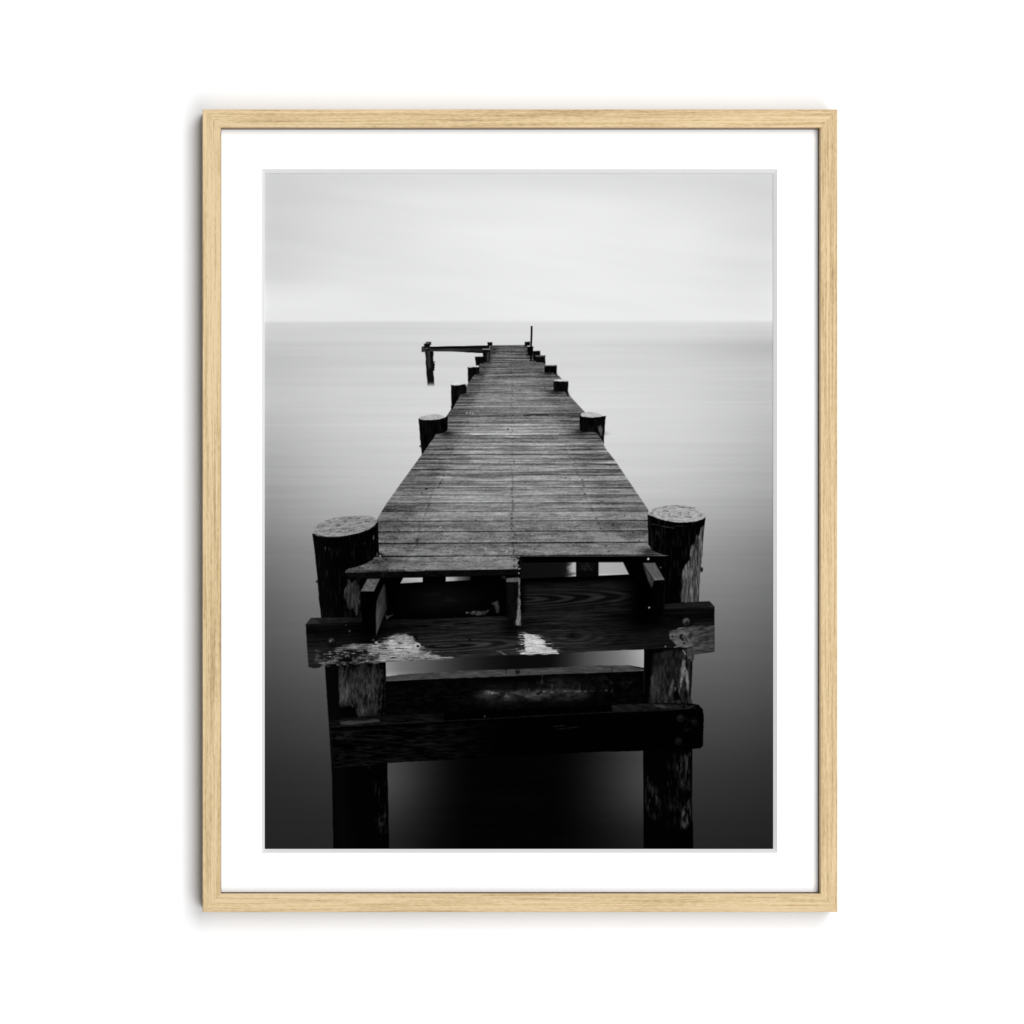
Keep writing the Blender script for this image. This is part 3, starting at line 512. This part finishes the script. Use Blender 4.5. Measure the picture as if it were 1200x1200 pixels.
# ------------------------------------------------------------------ geometry
def link(name, bm_or_mesh, mats, parent=None, loc=(0, 0, 0)):
    if isinstance(bm_or_mesh, bmesh.types.BMesh):
        me = bpy.data.meshes.new(name); bmesh.ops.recalc_face_normals(bm_or_mesh, faces=bm_or_mesh.faces); bm_or_mesh.to_mesh(me); bm_or_mesh.free()
    else: me = bm_or_mesh
    for m in (mats if isinstance(mats, list) else [mats]): me.materials.append(m)
    o = bpy.data.objects.new(name, me); C.objects.link(o); o.parent = parent; o.location = loc
    return o
def at(px, py, y):
    """photo pixel -> world x, z on the plane Y = y (further planes are sized so that they measure the same)"""
    k = (y - cam.location.y) / CAM_D
    cx = cam.location.x
    return (cx + ((px - 600) * PX - cx) * k, (600 - py) * PX * k)

# wall
bm = bmesh.new()
vs = [bm.verts.new(v) for v in ((-2.5, 0, -2), (2.5, 0, -2), (2.5, 0, 2), (-2.5, 0, 2), (-2.5, .1, -2), (2.5, .1, -2), (2.5, .1, 2), (-2.5, .1, 2))]
for f in ((0, 1, 2, 3), (7, 6, 5, 4), (0, 4, 5, 1), (1, 5, 6, 2), (2, 6, 7, 3), (3, 7, 4, 0)): bm.faces.new([vs[i] for i in f])
wall = link('wall', bm, M_wall); wall['kind'] = 'structure'

# the framed picture: an Empty at the middle of its foot, against the wall
FL, FT, FR, FB = 237.3, 128.3, 981.4, 1068.8          # outer edge of the frame, in pixels of the photograph
WL, WT, WR, WB = 21.4, 21.2, 20.0, 21.4               # rail widths
yF = -DEPTH                                           # front plane
yM = yF + .009                                        # mat
yP = yM + .0024                                       # print
foot = Vector((((FL + FR) / 2 - 600) * PX, 0, (600 - FB) * PX))
pic = bpy.data.objects.new('framed_picture', None); C.objects.link(pic); pic.location = foot
pic['label'] = 'black and white picture of an old pier in a pale wooden frame'
pic['category'] = 'framed picture'
pic.empty_display_size = .05

def rail(p0, p1, w, wprev, wnext, inward):
    """mitred rail from outer corner p0 to p1 (x, z), profile: face with small eased edges, rebate lip behind the face"""
    p0 = Vector((p0[0], 0, p0[1])); p1 = Vector((p1[0], 0, p1[1])); d = (p1 - p0); L = d.length; d.normalize()
    n = Vector((inward[0], 0, inward[1]))
    e = .00045
    prof = [(0, 0), (0, DEPTH - e), (e * .35, DEPTH - e * .3), (e, DEPTH), (w - e, DEPTH), (w - e * .35, DEPTH - e * .3), (w, DEPTH - e), (w, .009), (w - .006, .009), (w - .006, 0)]
    bm = bmesh.new(); rings = []
    cuts = 24
    for i in range(cuts + 1):
        ring = []
        for (q, h) in prof:
            s = q / w
            a = s * wprev; b = L - s * wnext
            gap = .00002
            x = (a + gap) + (b - a - 2 * gap) * i / cuts
            ring.append(bm.verts.new((x, -h, q)))
        rings.append(ring)
    k = len(prof)
    for i in range(cuts):
        for j in range(k):
            bm.faces.new((rings[i][j], rings[i][(j + 1) % k], rings[i + 1][(j + 1) % k], rings[i + 1][j]))
    bm.faces.new(rings[0]); bm.faces.new(rings[-1][::-1])
    o = link('frame_rail', bm, M_oak, pic)
    yv = Vector((0, 1, 0))
    R = Matrix((d, yv, n)).transposed().to_4x4()
    o.matrix_local = Matrix.Translation(p0 - foot + Vector((0, -.0003, 0))) @ R
    return o
def W(px, py): return ((px - 600) * PX, (600 - py) * PX)
TL, TR, BR, BL = W(FL, FT), W(FR, FT), W(FR, FB), W(FL, FB)
wl, wt, wr, wb = WL * PX, WT * PX, WR * PX, WB * PX
rail(TL, TR, wt, wl, wr, (0, -1)); rail(BL, BR, wb, wl, wr, (0, 1))
rail(BL, TL, wl, wb, wt, (1, 0)); rail(BR, TR, wr, wb, wt, (-1, 0))

# added dark strip inside the rails, painting the shadow line round the mat
def ring_solid(outer, inner, y0, y1, name, mat):
    bm = bmesh.new()
    def loop(r, y): return [bm.verts.new((x, y, z)) for x, z in ((r[0], r[1]), (r[2], r[1]), (r[2], r[3]), (r[0], r[3]))]
    a, b, c, d = loop(outer, y0), loop(inner, y0), loop(outer, y1), loop(inner, y1)
    for i in range(4):
        j = (i + 1) % 4
        bm.faces.new((a[i], a[j], b[j], b[i])); bm.faces.new((c[j], c[i], d[i], d[j]))
        bm.faces.new((a[j], a[i], c[i], c[j])); bm.faces.new((b[i], b[j], d[j], d[i]))
    o = link(name, bm, mat, pic); o.data.transform(Matrix.Translation(-foot)); return o
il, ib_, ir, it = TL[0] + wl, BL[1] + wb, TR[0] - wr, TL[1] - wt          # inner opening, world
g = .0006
ring_solid((il - .0007, ib_ - .0007, ir + .0007, it + .0007), (il + .0002, ib_ + .0003, ir - .0003, it - .0004), yM - .0022, yM - .0002, 'shadow_line_strip', M_dark)

# mat with a bevelled window: one mesh, the bevel shows the white core
ox0, oz1 = at(307.0, 198.2, yM); ox1, oz0 = at(910.9, 999.4, yM)
ix0, iz1 = at(310.2, 203.1, yP); ix1, iz0 = at(905.9, 994.8, yP)
bm = bmesh.new()
def loop(x0, z0, x1, z1, y): return [bm.verts.new((x - foot.x, y, z - foot.z)) for x, z in ((x0, z0), (x1, z0), (x1, z1), (x0, z1))]
A = loop(il - .0005, ib_ - .0005, ir + .0005, it + .0005, yM)
B = loop(ox0, oz0, ox1, oz1, yM); D = loop(ix0, iz0, ix1, iz1, yP - .0007); E = loop(ix0, iz0, ix1, iz1, yP - .00001)
A2 = loop(il - .0005, ib_ - .0005, ir + .0005, it + .0005, yP - .00001)
for i in range(4):
    j = (i + 1) % 4
    bm.faces.new((A[i], A[j], B[j], B[i])); f = bm.faces.new((B[i], B[j], D[j], D[i])); f.material_index = 1
    bm.faces.new((D[i], D[j], E[j], E[i])); bm.faces.new((A2[i], A2[j], A[j], A[i])); bm.faces.new((E[i], E[j], A2[j], A2[i]))
link('mat_board', bm, [M_mat, M_core], pic)

# backing board behind the print
def box(name, x0, x1, y0, y1, z0, z1, mat):
    bm = bmesh.new(); bmesh.ops.create_cube(bm, size=1)
    for v in bm.verts: v.co = ((x0 + x1) / 2 + v.co.x * (x1 - x0) - foot.x, (y0 + y1) / 2 + v.co.y * (y1 - y0), (z0 + z1) / 2 + v.co.z * (z1 - z0) - foot.z)
    return link(name, bm, mat, pic)
box('backing_board', il - .0005, ir + .0005, yP + .0006, -.0012, ib_ - .0005, it + .0005, M_back)

# the print: a flat sheet whose ink density is stored per point
gx, gy, img = paint_picture()
c = img / 255.0
lin = np.where(c <= .04045, c / 12.92, ((c + .055) / 1.055) ** 2.4) / PRINT_E
ny, nx = img.shape
k = (yP - cam.location.y) / CAM_D; cx = cam.location.x
wx = cx + ((gx - 600) * PX - cx) * k - foot.x; wz = (600 - gy) * PX * k - foot.z
VX, VZ = np.meshgrid(wx, wz)
co = np.empty((nx * ny, 3), np.float32); co[:, 0] = VX.ravel(); co[:, 1] = yP; co[:, 2] = VZ.ravel()
idx = np.arange(nx * ny, dtype=np.int32).reshape(ny, nx)
quads = np.stack([idx[1:, :-1], idx[1:, 1:], idx[:-1, 1:], idx[:-1, :-1]], -1).reshape(-1, 4)
nf = len(quads)
me = bpy.data.meshes.new('print')
me.vertices.add(nx * ny); me.vertices.foreach_set('co', co.ravel())
me.loops.add(nf * 4); me.loops.foreach_set('vertex_index', quads.ravel())
me.polygons.add(nf); me.polygons.foreach_set('loop_start', np.arange(0, nf * 4, 4, dtype=np.int32))
try: me.polygons.foreach_set('loop_total', np.full(nf, 4, np.int32))
except Exception: pass
me.update(calc_edges=True)
at_ = me.attributes.new('ink', 'FLOAT', 'POINT'); at_.data.foreach_set('value', lin.astype(np.float32).ravel())
pr = link('print', me, M_print, pic)
